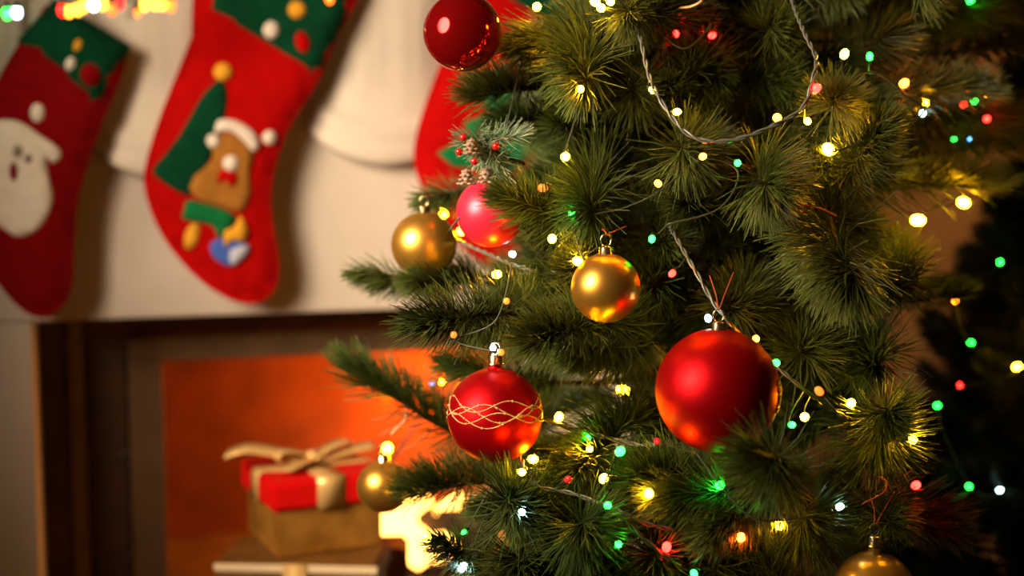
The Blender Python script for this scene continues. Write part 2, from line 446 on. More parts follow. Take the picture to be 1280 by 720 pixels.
ST_W = 0.066
class Stocking:
    def __init__(s, label, off, outline, cuff, felt, felt_green='green_felt', tilt=0.0):
        s.off = off
        s.poly = smooth_poly([s.px(p) for p in outline], 3)
        top = max(p[1] for p in s.poly)
        uc = sum(p[0] for p in s.poly) / len(s.poly)
        s.root = empty('christmas_stocking', FW(uc, min(p[1] for p in s.poly), ST_W), label, 'stocking', 'felt stockings hanging from the mantel')
        s.thick = 0.020; s.rim = 0.05
        pillow('body', s.poly, s.thick, s.rim, felt, s.root, lambda u, z: ST_W, 0.016)
        cp = [s.px(p) for p in cuff]
        cp2 = []
        for i in range(len(cp)):
            a, b = Vector(cp[i]), Vector(cp[(i + 1) % len(cp)])
            cp2 += [tuple(a.lerp(b, k / 6)) for k in range(6)]
        s.cuff = cp2
        pillow('cuff', cp2, 0.026, 0.03, felt_green, s.root, lambda u, z: ST_W, 0.014)
        # hanging loop up to the shelf edge
        a = cp[0]; b = cp[1]
        m = (max(p[0] for p in cp), max(p[1] for p in cp))
        pu, pz = m[0] - 0.03, m[1] - 0.01
        pts = spline([FW(pu, pz, ST_W), FW(pu + 0.012, pz + 0.03, ST_W + 0.01), FW(pu + 0.02, 1.30, 0.15), FW(pu + 0.02, 1.36, 0.17)], 6) if pz < 1.29 else \
              spline([FW(pu, pz, ST_W), FW(pu + 0.005, pz + 0.02, ST_W + 0.03), FW(pu + 0.01, pz + 0.05, 0.2)], 6)
        V, F = tube(pts, 0.003, 6); mk('hanging_loop', V, F, felt, s.root)
    def px(s, p):
        return FP(p[0] + s.off[0], p[1] + s.off[1], ST_W + 0.018)
    def hb(s, u, z):
        if not inside((u, z), s.poly): return 0
        d = min(1, bdist((u, z), s.poly) / s.rim); return s.thick * math.sqrt(max(0, 1 - (1 - d) ** 2))
    def patch(s, name, pts, mat, lift=0.0012, on_cuff=False, sm=True):
        poly = [s.px(p) for p in pts]
        if sm: poly = smooth_poly(poly, 3)
        def base(u, z):
            if on_cuff:
                d = min(1, bdist((u, z), s.cuff) / 0.03); return ST_W + 0.026 * math.sqrt(max(0, 1 - (1 - d) ** 2)) + lift
            return ST_W + s.hb(u, z) + lift
        return pillow(name, poly, 0.0022, 0.004, mat, s.root, base, 0.008, back=False)
    def dot(s, name, c, rx, ry, mat, rot=0.0, lift=0.0012, on_cuff=False):
        pts = []
        for k in range(14):
            a = 2 * PI * k / 14; x, y = rx * math.cos(a), ry * math.sin(a)
            pts.append((c[0] + x * math.cos(rot) - y * math.sin(rot), c[1] + x * math.sin(rot) + y * math.cos(rot)))
        return s.patch(name, pts, mat, lift, on_cuff, sm=False)

OUT = [(262, -30), (240, 45), (222, 90), (197, 155), (181, 212), (184, 250), (204, 297), (238, 340), (275, 369), (310, 382), (337, 374), (350, 350),
       (350, 318), (343, 280), (341, 240), (350, 195), (368, 152), (396, 108), (425, 45), (446, -30)]
CUFF = [(268, -38), (452, -38), (441, 10), (397, 102), (250, 17)]
s = Stocking('bright red felt stocking with a teddy bear and tree patch, fully visible', (0, 0), OUT, CUFF, 'red_felt')
s.patch('tree_patch', [(276, 100), (284, 116), (280, 150), (272, 168), (266, 192), (254, 214), (240, 242), (230, 243), (210, 232), (193, 219), (193, 209), (207, 192), (222, 172), (235, 150), (250, 124), (263, 108)], 'green_felt')
s.patch('scarf_patch', [(233, 251), (250, 252), (292, 268), (287, 284), (273, 297), (264, 281), (229, 274), (230, 262)], 'lgreen_felt', 0.004)
s.dot('star_patch', (278, 90), 11.5, 11.5, 'yellow_felt', lift=0.0035)
s.dot('trunk_patch', (240, 295), 9, 18, 'yellow_felt', 0.3)
s.patch('bear_patch', [(268, 170), (286, 167), (312, 178), (316, 198), (311, 214), (313, 236), (308, 255), (298, 265), (270, 257), (246, 248), (237, 236), (242, 221), (256, 209), (266, 196), (263, 182)], 'brown_felt', 0.0030)
s.patch('hat_trim', [(268, 166), (273, 150), (294, 151), (315, 164), (324, 181), (316, 189), (306, 178), (291, 166), (276, 164)], 'white_felt', 0.0055)
s.dot('pompom', (337, 172), 9, 9, 'white_felt')
s.dot('ear_patch', (266, 176), 8.5, 9, 'white_felt', lift=0.0055)
s.patch('neckerchief', [(272, 216), (285, 211), (298, 220), (290, 236), (282, 226), (273, 231)], 'red_felt', 0.0052)
s.dot('muzzle', (288, 204), 10, 10, 'white_felt', lift=0.0068)
s.patch('parcel_patch', [(263, 304), (283, 297), (312, 307), (306, 322), (288, 333), (267, 322)], 'blue_felt', 0.003)
s.patch('parcel_side', [(288, 312), (310, 306), (305, 321), (289, 331)], 'pale_felt', 0.0055)
s.patch('parcel_bow', [(280, 289), (292, 283), (300, 270), (309, 288), (303, 301), (290, 300), (281, 308)], 'yellow_felt', 0.0065)
s.dot('dot_patch', (370, 13), 11, 11, 'yellow_felt', on_cuff=True)
s.dot('dot_patch', (338, 38), 10, 11, 'white_felt', on_cuff=True)
s.dot('dot_patch', (377, 53), 9, 14, 'red_felt', -0.3, on_cuff=True)

OUTL = [(65, 2), (40, 30), (14, 66), (-12, 115), (-40, 190), (-52, 240), (-42, 290), (-15, 340), (20, 384), (50, 400), (76, 388), (91, 355), (93, 300), (98, 248), (113, 196), (130, 150), (160, 62), (112, 36)]
CUFFL = [(66, -3), (165, 57), (122, 145), (20, 50)]
s = Stocking('deep red felt stocking, partly darkened for shade, with white bearded face patch, at left edge of the mantel', (0, 0), OUTL, CUFFL, 'shaded_dark_red_felt')
s.patch('beard_patch', [(-22, 162), (2, 150), (26, 153), (50, 169), (73, 185), (76, 197), (66, 204), (57, 196), (61, 222), (66, 252), (50, 284), (25, 296), (5, 286), (-18, 268), (-28, 215)], 'white_felt')
s.dot('pompom', (47, 141), 9, 12, 'white_felt')
s.dot('eye_patch', (22, 189), 6, 8, 'grey_felt', lift=0.0045); s.dot('eye_patch', (35, 198), 5, 6, 'grey_felt', lift=0.0045)
s.dot('nose_patch', (17, 214), 5, 12, 'shaded_dark_red_felt', lift=0.0045)
s.dot('dot_patch', (113, 94), 13, 15, 'shaded_dark_red_felt', -0.3, on_cuff=True)
s.dot('dot_patch', (97, 57), 5, 8, 'yellow_felt', 0.4, on_cuff=True); s.dot('dot_patch', (88, 80), 6, 9, 'white_felt', 0.3, on_cuff=True)

s = Stocking('bright red felt stocking half hidden behind the lit Christmas tree branches', (340, -32), OUT, CUFF, 'red_felt')
s.patch('tree_patch', [(280, 110), (262, 165), (275, 172), (238, 186), (248, 200), (206, 223), (225, 240), (300, 250), (350, 200), (320, 150)], 'lgreen_felt', sm=False)

# ------------------------------------------------------------------ gifts
def boxmesh(dx, dy, z0, z1, Mx, bevel=0.003):
    bm = bmesh.new(); bmesh.ops.create_cube(bm, size=1)
    bmesh.ops.scale(bm, vec=(dx, dy, z1 - z0), verts=bm.verts)
    bmesh.ops.translate(bm, vec=(0, 0, (z0 + z1) / 2), verts=bm.verts)
    bmesh.ops.bevel(bm, geom=list(bm.edges), offset=bevel, segments=2, affect='EDGES')
    bm.transform(Mx); return bm
def ribbon_strip(path, width_dir, wd, th=0.0012):
    """flat ribbon along path, width along width_dir(i)"""
    V, F = [], []; N = len(path)
    for i, p in enumerate(path):
        t = (path[min(i + 1, N - 1)] - path[max(i - 1, 0)]).normalized()
        b = width_dir(i).normalized() * wd / 2
        nn = t.cross(b).normalized() * th / 2
        V += [p - b - nn, p + b - nn, p + b + nn, p - b + nn]
    for i in range(N - 1):
        for k in range(4):
            F.append((i * 4 + k, i * 4 + (k + 1) % 4, i * 4 + 4 + (k + 1) % 4, i * 4 + 4 + k))
    F += [(3, 2, 1, 0), tuple((N - 1) * 4 + k for k in range(4))]
    return V, F

def lidded_gift(name, label, corner, yaw, wx, wy, hb, hl, base_m, lid_m, rib=True, over=0.006):
    """corner: world position of the near bottom corner (local -x,-y) ; box extends along +x,+y rotated by yaw"""
    R = Matrix.Rotation(yaw, 4, 'Z')
    c = corner + R.to_3x3() @ Vector((wx / 2, wy / 2, 0))
    Mx = Matrix.Translation(c) @ R
    g = empty(name, c, label, 'gift', 'gift boxes stacked on the hearth')
    bm_mk('box', boxmesh(wx, wy, 0.0, hb + hl * 0.8, Mx), base_m, g)
    bm_mk('lid', boxmesh(wx + 2 * over, wy + 2 * over, hb, hb + hl, Mx, 0.005), lid_m, g)
    return g, Mx

LOWTOP = P(345, 701, 1.75).z
lc = P(276, 707, 1.755); lc.z = HEARTH
g, Mx = lidded_gift('gift_box', 'wide brown gift box with cream lid edge under the red lidded gift', lc, math.radians(-4), 0.190, 0.10, LOWTOP - HEARTH - 0.03, 0.03, 'gift_brown', 'gift_brown')
bm_mk('lid_trim', boxmesh(0.203, 0.003, LOWTOP - HEARTH - 0.012, LOWTOP - HEARTH - 0.002, Mx @ Matrix.Translation((0, -0.0585, 0)), 0.001), 'gift_cream', g)
V, F = join([ribbon_strip([Mx @ Vector((x, -0.0615, z)) for z in (0.002, 0.1, LOWTOP - HEARTH)], lambda i: Mx.to_3x3() @ Vector((1, 0, 0)), 0.03) for x in (0.0,)])
mk('ribbon', V, F, 'ribbon', g)
lc = P(468, 692, 1.90); lc.z = HEARTH
top3 = P(490, 687, 1.90).z
g, Mx = lidded_gift('gift_box', 'small plain brown gift box standing nearest the flames', lc, math.radians(4), 0.043, 0.07, top3 - HEARTH - 0.03, 0.03, 'gift_brown', 'gift_brown', over=0.002)

gc = P(346, 699, 1.755); gc.z = LOWTOP
gw = 0.138
HB, HL = 0.060, 0.037
g, Mx = lidded_gift('gift_box', 'gold gift box with bright red lid and gold ribbon bow', gc, math.radians(25), gw, gw, HB, HL, 'gift_gold', 'gift_red', over=0.007)
R3 = Mx.to_3x3()
hw = gw / 2 + 0.0078; zt = HB + HL + 0.0012
parts = []
for ax in (0, 1):
    def L(a, b, z): return Mx @ (Vector((a, b, z)) if ax == 0 else Vector((b, a, z)))
    path = [L(0.0, -hw, HB + 0.000), L(0.0, -hw, zt - 0.006), L(0, -hw + 0.003, zt)] + [L(0, -hw + 0.006 + (2 * hw - 0.012) * k / 6, zt + 0.0004) for k in range(7)] + [L(0, hw - 0.003, zt), L(0, hw, zt - 0.006), L(0, hw, HB)]
    wdv = R3 @ (Vector((1, 0, 0)) if ax == 0 else Vector((0, 1, 0)))
    parts.append(ribbon_strip(path, lambda i: wdv, 0.036 if ax == 0 else 0.034))
V, F = join(parts); mk('ribbon', V, F, 'ribbon', g)
# bow
bow = []
bc = Mx @ Vector((0, 0, zt + 0.004))
ex, ey = R3 @ Vector((1, 0, 0)), R3 @ Vector((0, 1, 0))
def loop(dirv, ln, hgt, wv, wd):
    path = []
    for k in range(15):
        a = 2 * PI * k / 14
        path.append(bc + dirv * (ln * 0.5 * (1 - math.cos(a))) + Vector((0, 0, 0.004 + hgt * (math.sin(a) * 0.5 * (0.4 + 0.6 * (1 - math.cos(a)) / 2) + 0.35 * (1 - math.cos(a)) / 2))))
    return ribbon_strip(path, lambda i: wv, wd)
bow.append(loop((ex * 0.9 + ey * 0.2).normalized(), 0.060, 0.026, ey, 0.030))
bow.append(loop((-ex * 0.9 - ey * 0.1).normalized(), 0.052, 0.024, ey, 0.030))
def tail(pts, wv, wd): return ribbon_strip(spline(pts, 5), lambda i: wv, wd)
bow.append(tail([bc, bc + Vector((-0.035, -0.01, 0.012)), bc + Vector((-0.08, -0.02, 0.022)), bc + Vector((-0.108, -0.02, 0.014))], Vector((0.1, 1, 0.3)), 0.026))
bow.append(tail([bc, bc + Vector((-0.01, -0.03, 0.006)), bc + Vector((-0.028, -0.062, 0.002))], Vector((1, -0.3, 0.1)), 0.026))
bow.append(tail([bc, bc + Vector((0.04, 0.02, 0.010)), bc + Vector((0.075, 0.035, 0.014))], Vector((-0.2, 1, 0.2)), 0.026))
V, F = join(bow); b_ = mk('bow', V, F, 'ribbon', g)
V, F = lathe([(0, -0.001), (0.009, 0.0), (0.012, 0.006), (0.009, 0.013), (0, 0.015)], 12, bc); mk('bow_knot', V, F, 'ribbon', b_, sub=True)

# ------------------------------------------------------------------ needle sprigs (shared meshes)
def sprig_mesh(name, L, nl, count, mat, seed, a0=78, a1=18, rad=0.00058, tuft=0.25):
    rnd = random.Random(seed)
    V, F, T, MI = [], [], [], []
    bend = rnd.uniform(-0.16, 0.16), rnd.uniform(-0.16, 0.16)
    comb = rnd.uniform(0, 6.28)
    def axis(t): return Vector((bend[0] * L * t * t, bend[1] * L * t * t, L * t))
    pts = [axis(i / 8) for i in range(9)]
    v, f = tube(pts, 0.0018, 5, [0.0022 - 0.0014 * i / 8 for i in range(9)])
    V += v; F += f; T += [0.0] * len(v); MI += [1] * len(f)
    for i in range(count):
        t = (i + rnd.random()) / count
        t = 0.04 + 0.96 * t
        if rnd.random() < tuft: t = 0.72 + 0.28 * rnd.random()
        phi = i * 2.399963 + rnd.uniform(-0.5, 0.5)
        for _ in range(2):
            if rnd.random() > 0.62 + 0.38 * math.cos(phi - comb): phi = comb + rnd.gauss(0, 1.1)
        el = math.radians(a0 + (a1 - a0) * t ** 2.2 + rnd.uniform(-16, 16))
        ln = nl * rnd.uniform(0.72, 1.08) * (0.80 + 0.2 * math.sin(PI * min(1, 0.25 + t * 0.75)))
        o = axis(t)
        rv = Vector((math.cos(phi), math.sin(phi), 0))
        d0 = rv * math.sin(el) + Vector((0, 0, 1)) * math.cos(el)
        cv = Vector((rnd.uniform(-1, 1), rnd.uniform(-1, 1), 0.7)) * 0.26
        d1 = (d0 + cv).normalized()
        s1 = d0.cross(Vector((0.3, 0.2, 1))).normalized(); s2 = d0.cross(s1)
        p = [o, o + d0 * ln * 0.5, o + d0 * ln * 0.5 + d1 * ln * 0.5]
        rr = [rad * 0.8, rad, rad * 0.35]
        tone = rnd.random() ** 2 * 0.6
        b = len(V)
        for k in range(3):
            for q in range(3):
                an = 2 * PI * q / 3
                V.append(p[k] + s1 * (rr[k] * math.cos(an)) + s2 * (rr[k] * math.sin(an)))
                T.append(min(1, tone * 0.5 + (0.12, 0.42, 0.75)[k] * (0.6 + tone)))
        for k in range(2):
            for q in range(3):
                q2 = (q + 1) % 3
                F.append((b + k * 3 + q, b + k * 3 + q2, b + k * 3 + 3 + q2, b + k * 3 + 3 + q)); MI.append(0)
    me = bpy.data.meshes.new(name); me.from_pydata([tuple(v) for v in V], [], F)
    me.materials.append(MAT[mat]); me.materials.append(MAT['twig'])
    me.polygons.foreach_set('material_index', MI)
    at = me.attributes.new('tone', 'FLOAT', 'POINT'); at.data.foreach_set('value', T)
    me.polygons.foreach_set('use_smooth', [True] * len(F))
    me.update(); return me
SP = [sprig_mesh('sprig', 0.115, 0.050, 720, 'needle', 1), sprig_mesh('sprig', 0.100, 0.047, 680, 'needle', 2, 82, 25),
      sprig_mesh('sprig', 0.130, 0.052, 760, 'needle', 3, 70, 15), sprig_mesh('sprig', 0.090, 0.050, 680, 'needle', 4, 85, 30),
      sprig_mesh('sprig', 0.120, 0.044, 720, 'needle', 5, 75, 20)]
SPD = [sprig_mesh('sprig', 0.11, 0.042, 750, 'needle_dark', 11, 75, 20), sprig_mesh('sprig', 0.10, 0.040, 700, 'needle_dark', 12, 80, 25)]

def place_sprig(parent, base, tip, me, sub, scale=None, rot=0.0):
    d = Vector(tip) - Vector(base)
    L = me['L'] if 'L' in me else 0.115
    q = d.to_track_quat('Z', 'Y')
    o = bpy.data.objects.new('sprig', me)
    o.matrix_basis = Matrix.Translation(base) @ q.to_matrix().to_4x4() @ Matrix.Rotation(rot, 4, 'Z') @ Matrix.Scale(scale or 1.0, 4)
    link(o, parent, sub)
    return o

# ------------------------------------------------------------------ main Christmas tree
AXD = 1.55
ax0 = P(905, 340, AXD); AX, AY = ax0.x, ax0.y
ZAP = H + 0.80
def Rz(z): return max(0.03, min(0.62, 0.535 * (ZAP - z)))
tree = empty('christmas_tree', (AX, AY, 0), 'lush green long needled Christmas tree with baubles and lights, in the foreground', 'tree')
pts = [Vector((AX + 0.006 * math.sin(i), AY, ZAP * i / 16)) for i in range(17)]
V, F = tube(pts, 0.02, 8, [0.032 - 0.026 * i / 16 for i in range(17)]); mk('trunk', V, F, 'bark', tree)

def branch_stem(a, b, r0=0.006, r1=0.0022, sag=0.02):
    m = (Vector(a) + Vector(b)) / 2 - Vector((0, 0, sag))
    pts = spline([a, m, b], 5)
    n = len(pts)
    V, F = tube(pts, r0, 6, [r0 + (r1 - r0) * i / (n - 1) for i in range(n)])
    return V, F
def branch(parent, root, base, r0=0.006, mat='bark'):
    V, F = branch_stem(root, base, r0)
    return mk('branch', V, F, mat, parent)

# sprigs seen one by one: base px, base py, base depth, tip px, tip py, tip depth, mesh, scale
HERO = [
 (1035, 262, 1.20, 1043, 318, 1.115, 3, 1.25), (948, 205, 1.20, 950, 246, 1.13, 3, 1.00), (742, 40, 1.28, 738, 72, 1.19, 3, 1.2),
 (820, 40, 1.30, 705, 36, 1.26, 2, 1.0), (720, 112, 1.31, 625, 104, 1.27, 0, 0.9), (750, 218, 1.26, 742, 240, 1.17, 3, 1.1),
 (860, 190, 1.26, 850, 206, 1.17, 3, 1.05), (748, 286, 1.25, 665, 250, 1.19, 4, 0.95), (672, 392, 1.24, 565, 386, 1.18, 0, 1.0),
 (790, 402, 1.22, 685, 400, 1.15, 0, 1.0), (575, 352, 1.42, 478, 346, 1.40, 4, 0.8), (610, 345, 1.40, 535, 354, 1.36, 0, 0.75),
 (600, 560, 1.42, 440, 478, 1.40, 2, 1.1), (650, 604, 1.34, 545, 596, 1.30, 0, 0.92), (675, 655, 1.22, 640, 648, 1.13, 3, 1.15),
 (722, 660, 1.20, 712, 668, 1.11, 3, 1.15), (925, 610, 1.20, 835, 580, 1.13, 0, 1.05), (975, 590, 1.09, 942, 548, 1.00, 3, 0.95),
 (1095, 560, 1.22, 1092, 520, 1.13, 3, 1.05), (1040, 130, 1.23, 1042, 152, 1.15, 1, 0.85), (1065, 120, 1.36, 1165, 108, 1.34, 4, 0.95),
 (1085, 240, 1.40, 1200, 224, 1.38, 4, 0.95), (735, 275, 1.30, 690, 292, 1.22, 1, 1.0), (830, 330, 1.30, 815, 338, 1.21, 3, 1.0),
 (935, 372, 1.27, 930, 392, 1.19, 3, 0.95), (1010, 430, 1.28, 1020, 442, 1.20, 3, 1.05), (1085, 430, 1.30, 1100, 436, 1.22, 3, 1.1),
 (640, 715, 1.26, 590, 700, 1.22, 4, 0.8), (660, 715, 1.24, 630, 700, 1.15, 3, 1.1), (820, 700, 1.22, 800, 702, 1.13, 3, 1.1),
 (900, 690, 1.24, 892, 690, 1.15, 3, 1.1), (1000, 650, 1.25, 1000, 664, 1.16, 3, 1.1), (745, 150, 1.33, 675, 146, 1.29, 4, 0.9),
 (890, 70, 1.34, 880, 80, 1.25, 3, 1.1), (960, 60, 1.36, 950, 60, 1.28, 1, 1.1), (820, 430, 1.28, 745, 436, 1.22, 4, 1.0),
 (1110, 330, 1.34, 1130, 344, 1.28, 3, 1.0), (1100, 385, 1.38, 1165, 372, 1.36, 4, 0.65), (790, 110, 1.30, 790, 130, 1.22, 3, 0.9),
 (760, 150, 1.32, 720, 175, 1.26, 1, 0.9), (640, 225, 1.42, 570, 240, 1.40, 4, 0.75), (900, 250, 1.30, 890, 262, 1.23, 1, 1.0),
 (1000, 220, 1.30, 1004, 226, 1.23, 1, 0.9), (1080, 620, 1.26, 1085, 630, 1.19, 1, 1.0),
 (770, 600, 1.34, 735, 590, 1.30, 4, 1.0), (700, 480, 1.38, 620, 470, 1.36, 4, 0.9), (1060, 10, 1.42, 1140, 4, 1.42, 2, 1.05), (1110, 40, 1.50, 1195, 34, 1.52, 2, 1.05),
 (1110, 150, 1.50, 1215, 146, 1.50, 2, 1.1), (1130, 196, 1.52, 1230, 186, 1.52, 2, 1.0), (1130, 72, 1.52, 1225, 62, 1.52, 2, 1.1), (1145, 14, 1.52, 1235, 4, 1.52, 2, 1.1),
 (850, 20, 1.30, 830, 26, 1.22, 3, 1.0), (800, 10, 1.27, 768, 4, 1.20, 1, 0.95),
]
rr = random.Random(3)
for bx, by, bd, tx, ty, td, mi, sc in HERO:
    b, t = P(bx, by, bd), P(tx, ty, td)
    axis_pt = Vector((AX, AY, b.z + 0.02))
    br = branch(tree, axis_pt, b + (t - b) * 0.2)
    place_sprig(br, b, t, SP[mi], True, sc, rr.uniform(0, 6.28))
    # side twigs behind each tip
    back = (b - t).normalized()
    for sgn in (-1, 1):
        if rr.random() < 0.55:
            side = back.cross(Vector((rr.uniform(-1, 1), rr.uniform(-1, 1), rr.uniform(-1, 1)))).normalized()
            bb = b + back * rr.uniform(0.03, 0.06)
            tt = bb + (-back * 0.5 + side * 0.8).normalized() * 0.1
            q = proj(tt)
            if 620 < q[0] < 1130 and not (690 < q[0] < 850 and 440 < q[1] < 590): place_sprig(br, bb, tt, SP[rr.randrange(5)], True, 0.85, rr.uniform(0, 6.28))

def xleft(y):
    T = [(-400, 760), (0, 680), (90, 640), (150, 650), (230, 610), (300, 600), (350, 560), (400, 570), (440, 650), (500, 620), (600, 560), (720, 590), (1200, 420)]
    for (a, b), (c, d) in zip(T[:-1], T[1:]):
        if a <= y <= c: return b + (d - b) * (y - a) / (c - a)
    return 420
def xright(y):
    T = [(-400, 1080), (0, 1180), (90, 1180), (120, 1120), (200, 1140), (240, 1130), (270, 1080), (480, 1085), (560, 1160), (1200, 1300)]
    for (a, b), (c, d) in zip(T[:-1], T[1:]):
        if a <= y <= c: return b + (d - b) * (y - a) / (c - a)
    return 1300
BALLS = []   # filled below: (px, py, r_px, depth)
BALLS_DEF = [(578, 40, 49, 1.20), (613, 266, 43, 1.23), (530, 306, 41, 1.37), (757, 360, 43.5, 1.12), (619, 519, 59.5, 1.165), (897, 488, 77.5, 1.09), (479, 608, 33, 1.45), (1092, 741, 52, 1.14)]
cnt = 0
z = 0.34
lv = 0
while z < ZAP - 0.04:
    R = Rz(z); vis = (H - 0.45 < z < H + 0.32)
    nb = max(4, int((15 if vis else 7) * min(1, R / 0.3)))
    for k in range(nb):
        az = 2 * PI * (k + (lv % 2) * 0.5 + rr.uniform(-0.2, 0.2)) / nb
        front = -math.sin(az)       # 1 = towards the camera
        if vis and front < -0.35 and k % 2: continue
        dirv = Vector((math.cos(az), math.sin(az), 0))
        root = Vector((AX, AY, z + 0.03)); rad = R * rr.uniform(0.66, 0.86) * (0.72 if front < -0.1 else 1.0)
        endp = root + dirv * rad + Vector((0, 0, -0.10 * rad + rr.uniform(-0.02, 0.02)))
        cand = []
        fr = ((1.0, 0, 1.0), (0.72, 0.75, 1.0), (0.72, -0.75, 1.0), (0.45, 0.3, 1.05)) if vis else ((1.0, 0, 1.3), (0.6, 0.7, 1.3), (0.6, -0.7, 1.3))
        for f_, da, sc in fr:
            b = root.lerp(endp, f_); a2 = az + da + rr.uniform(-0.2, 0.2)
            t = b + Vector((math.cos(a2), math.sin(a2), rr.uniform(-0.35, 0.25))).normalized() * 0.115 * sc
            q = proj(t); qb = proj(b)
            if q[2] > 0.3:
                if q[0] < xleft(q[1]) + 15 or q[0] > xright(q[1]): continue
                if qb[0] < xleft(qb[1]) - 20: continue
                if 700 < q[0] < 845 and 455 < q[1] < 575: continue
                if 415 < q[0] < 640 and 425 < q[1] < 560: continue
                if any(math.hypot(q[0] - X, q[1] - Y) < r_ + 62 and q[2] < D + 0.075 for X, Y, r_, D in BALLS_DEF): continue
                thr = 1.20 if q[0] < 860 and q[1] > 200 else 1.27
                if q[2] < thr:
                    sh = Vector((AX - b.x, AY - b.y, 0)).normalized() * (thr - q[2]); b = b + sh; t = t + sh
            cand.append((b, t, sc))
        if not cand: continue
        far = max(cand, key=lambda c_: (c_[0] - root).length)[0]
        br = branch(tree, root, far, 0.006)
        for b, t, sc in cand:
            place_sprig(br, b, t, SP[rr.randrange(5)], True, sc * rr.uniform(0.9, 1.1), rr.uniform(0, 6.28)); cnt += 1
    z += 0.075 if vis else 0.14
    lv += 1
print('fill sprigs', cnt)

# ------------------------------------------------------------------ second, dark tree at the right edge
A2 = P(1375, 400, 1.72); Z2 = P(1290, 60, 1.72).z
t2 = empty('christmas_tree', (A2.x, A2.y, 0), 'narrow dark Christmas tree with tiny sparse lights at the right edge', 'tree')
V, F = tube([Vector((A2.x, A2.y, Z2 * i / 10)) for i in range(11)], 0.02, 8, [0.024 - 0.018 * i / 10 for i in range(11)]); mk('trunk', V, F, 'bark', t2)
z = 0.2; lv = 0
while z < Z2:
    R = max(0.02, min(0.30, 0.38 * (Z2 + 0.03 - z)))
    nb = max(5, int(18 * min(1, R / 0.12)))
    for k in range(nb):
        az = 2 * PI * (k + 0.5 * (lv % 2) + rr.uniform(-0.2, 0.2)) / nb
        dv = Vector((math.cos(az), math.sin(az), 0)); root = Vector((A2.x, A2.y, z + 0.02))
        e = root + dv * max(0.01, R - 0.08)
        V, F = branch_stem(root, e + dv * 0.01, 0.004, 0.002, 0.004)
        br = mk('branch', V, F, 'bark', t2)
        t = e + (dv + Vector((0, 0, rr.uniform(-0.2, 0.9)))) * 0.11
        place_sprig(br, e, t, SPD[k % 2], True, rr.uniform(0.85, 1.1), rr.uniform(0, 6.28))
    z += 0.045; lv += 1

# ------------------------------------------------------------------ light strings
bpy.context.view_layer.update()
DG = bpy.context.evaluated_depsgraph_get()
def surf(px, py):
    d = 1.25
    for _ in range(8):
        p = P(px, py, d); R = Rz(p.z); dx = p.x - AX
        yy = AY - math.sqrt(max(0.0, R * R - dx * dx)) if abs(dx) < R else AY - 0.05
        d2 = ((Vector((p.x, yy, p.z)) - CAM).dot(FWD)); d = 0.5 * d + 0.5 * d2
    return d
def settle(px, py, d, lim=0.10):
    """let a bulb rest on the needles in front of it instead of sinking into the brush"""
    tgt = P(px, py, d); dv = (tgt - CAM); L = dv.length; dv.normalize()
    ok, loc, nrm, idx, ob, mw = SC.ray_cast(DG, CAM + dv * 0.3, dv, distance=L - 0.3)
    if ok and ob and ob.name.startswith(('sprig', 'branch')):
        dd = (loc - CAM).dot(FWD)
        return max(d - lim, dd - 0.003)
    return d
def bulb_mesh(mat, r):
    prof = [(0, 1.9 * r), (0.45 * r, 1.75 * r), (0.8 * r, 1.35 * r), (1.0 * r, 0.75 * r), (1.0 * r, 0.1 * r), (0.85 * r, -0.5 * r), (0.6 * r, -0.75 * r), (0, -0.8 * r)]
    V, F = lathe(prof, 10)
    me = bpy.data.meshes.new('bulb'); me.from_pydata([tuple(v) for v in V], [], F); me.materials.append(mat)
    me.polygons.foreach_set('use_smooth', [True] * len(F)); me.update(); return me
V, F = lathe([(0, -0.0075), (0.0016, -0.0075), (0.0018, -0.004), (0.0026, -0.0035), (0.0026, -0.0012), (0, -0.0012)], 8)
SOCK = bpy.data.meshes.new('socket'); SOCK.from_pydata([tuple(v) for v in V], [], F); SOCK.materials.append(MAT['socket']); SOCK.update()
BM = {}
def bulb_me(k, r):
    if (k, r) not in BM: BM[(k, r)] = bulb_mesh(BULB[k], r)
    return BM[(k, r)]

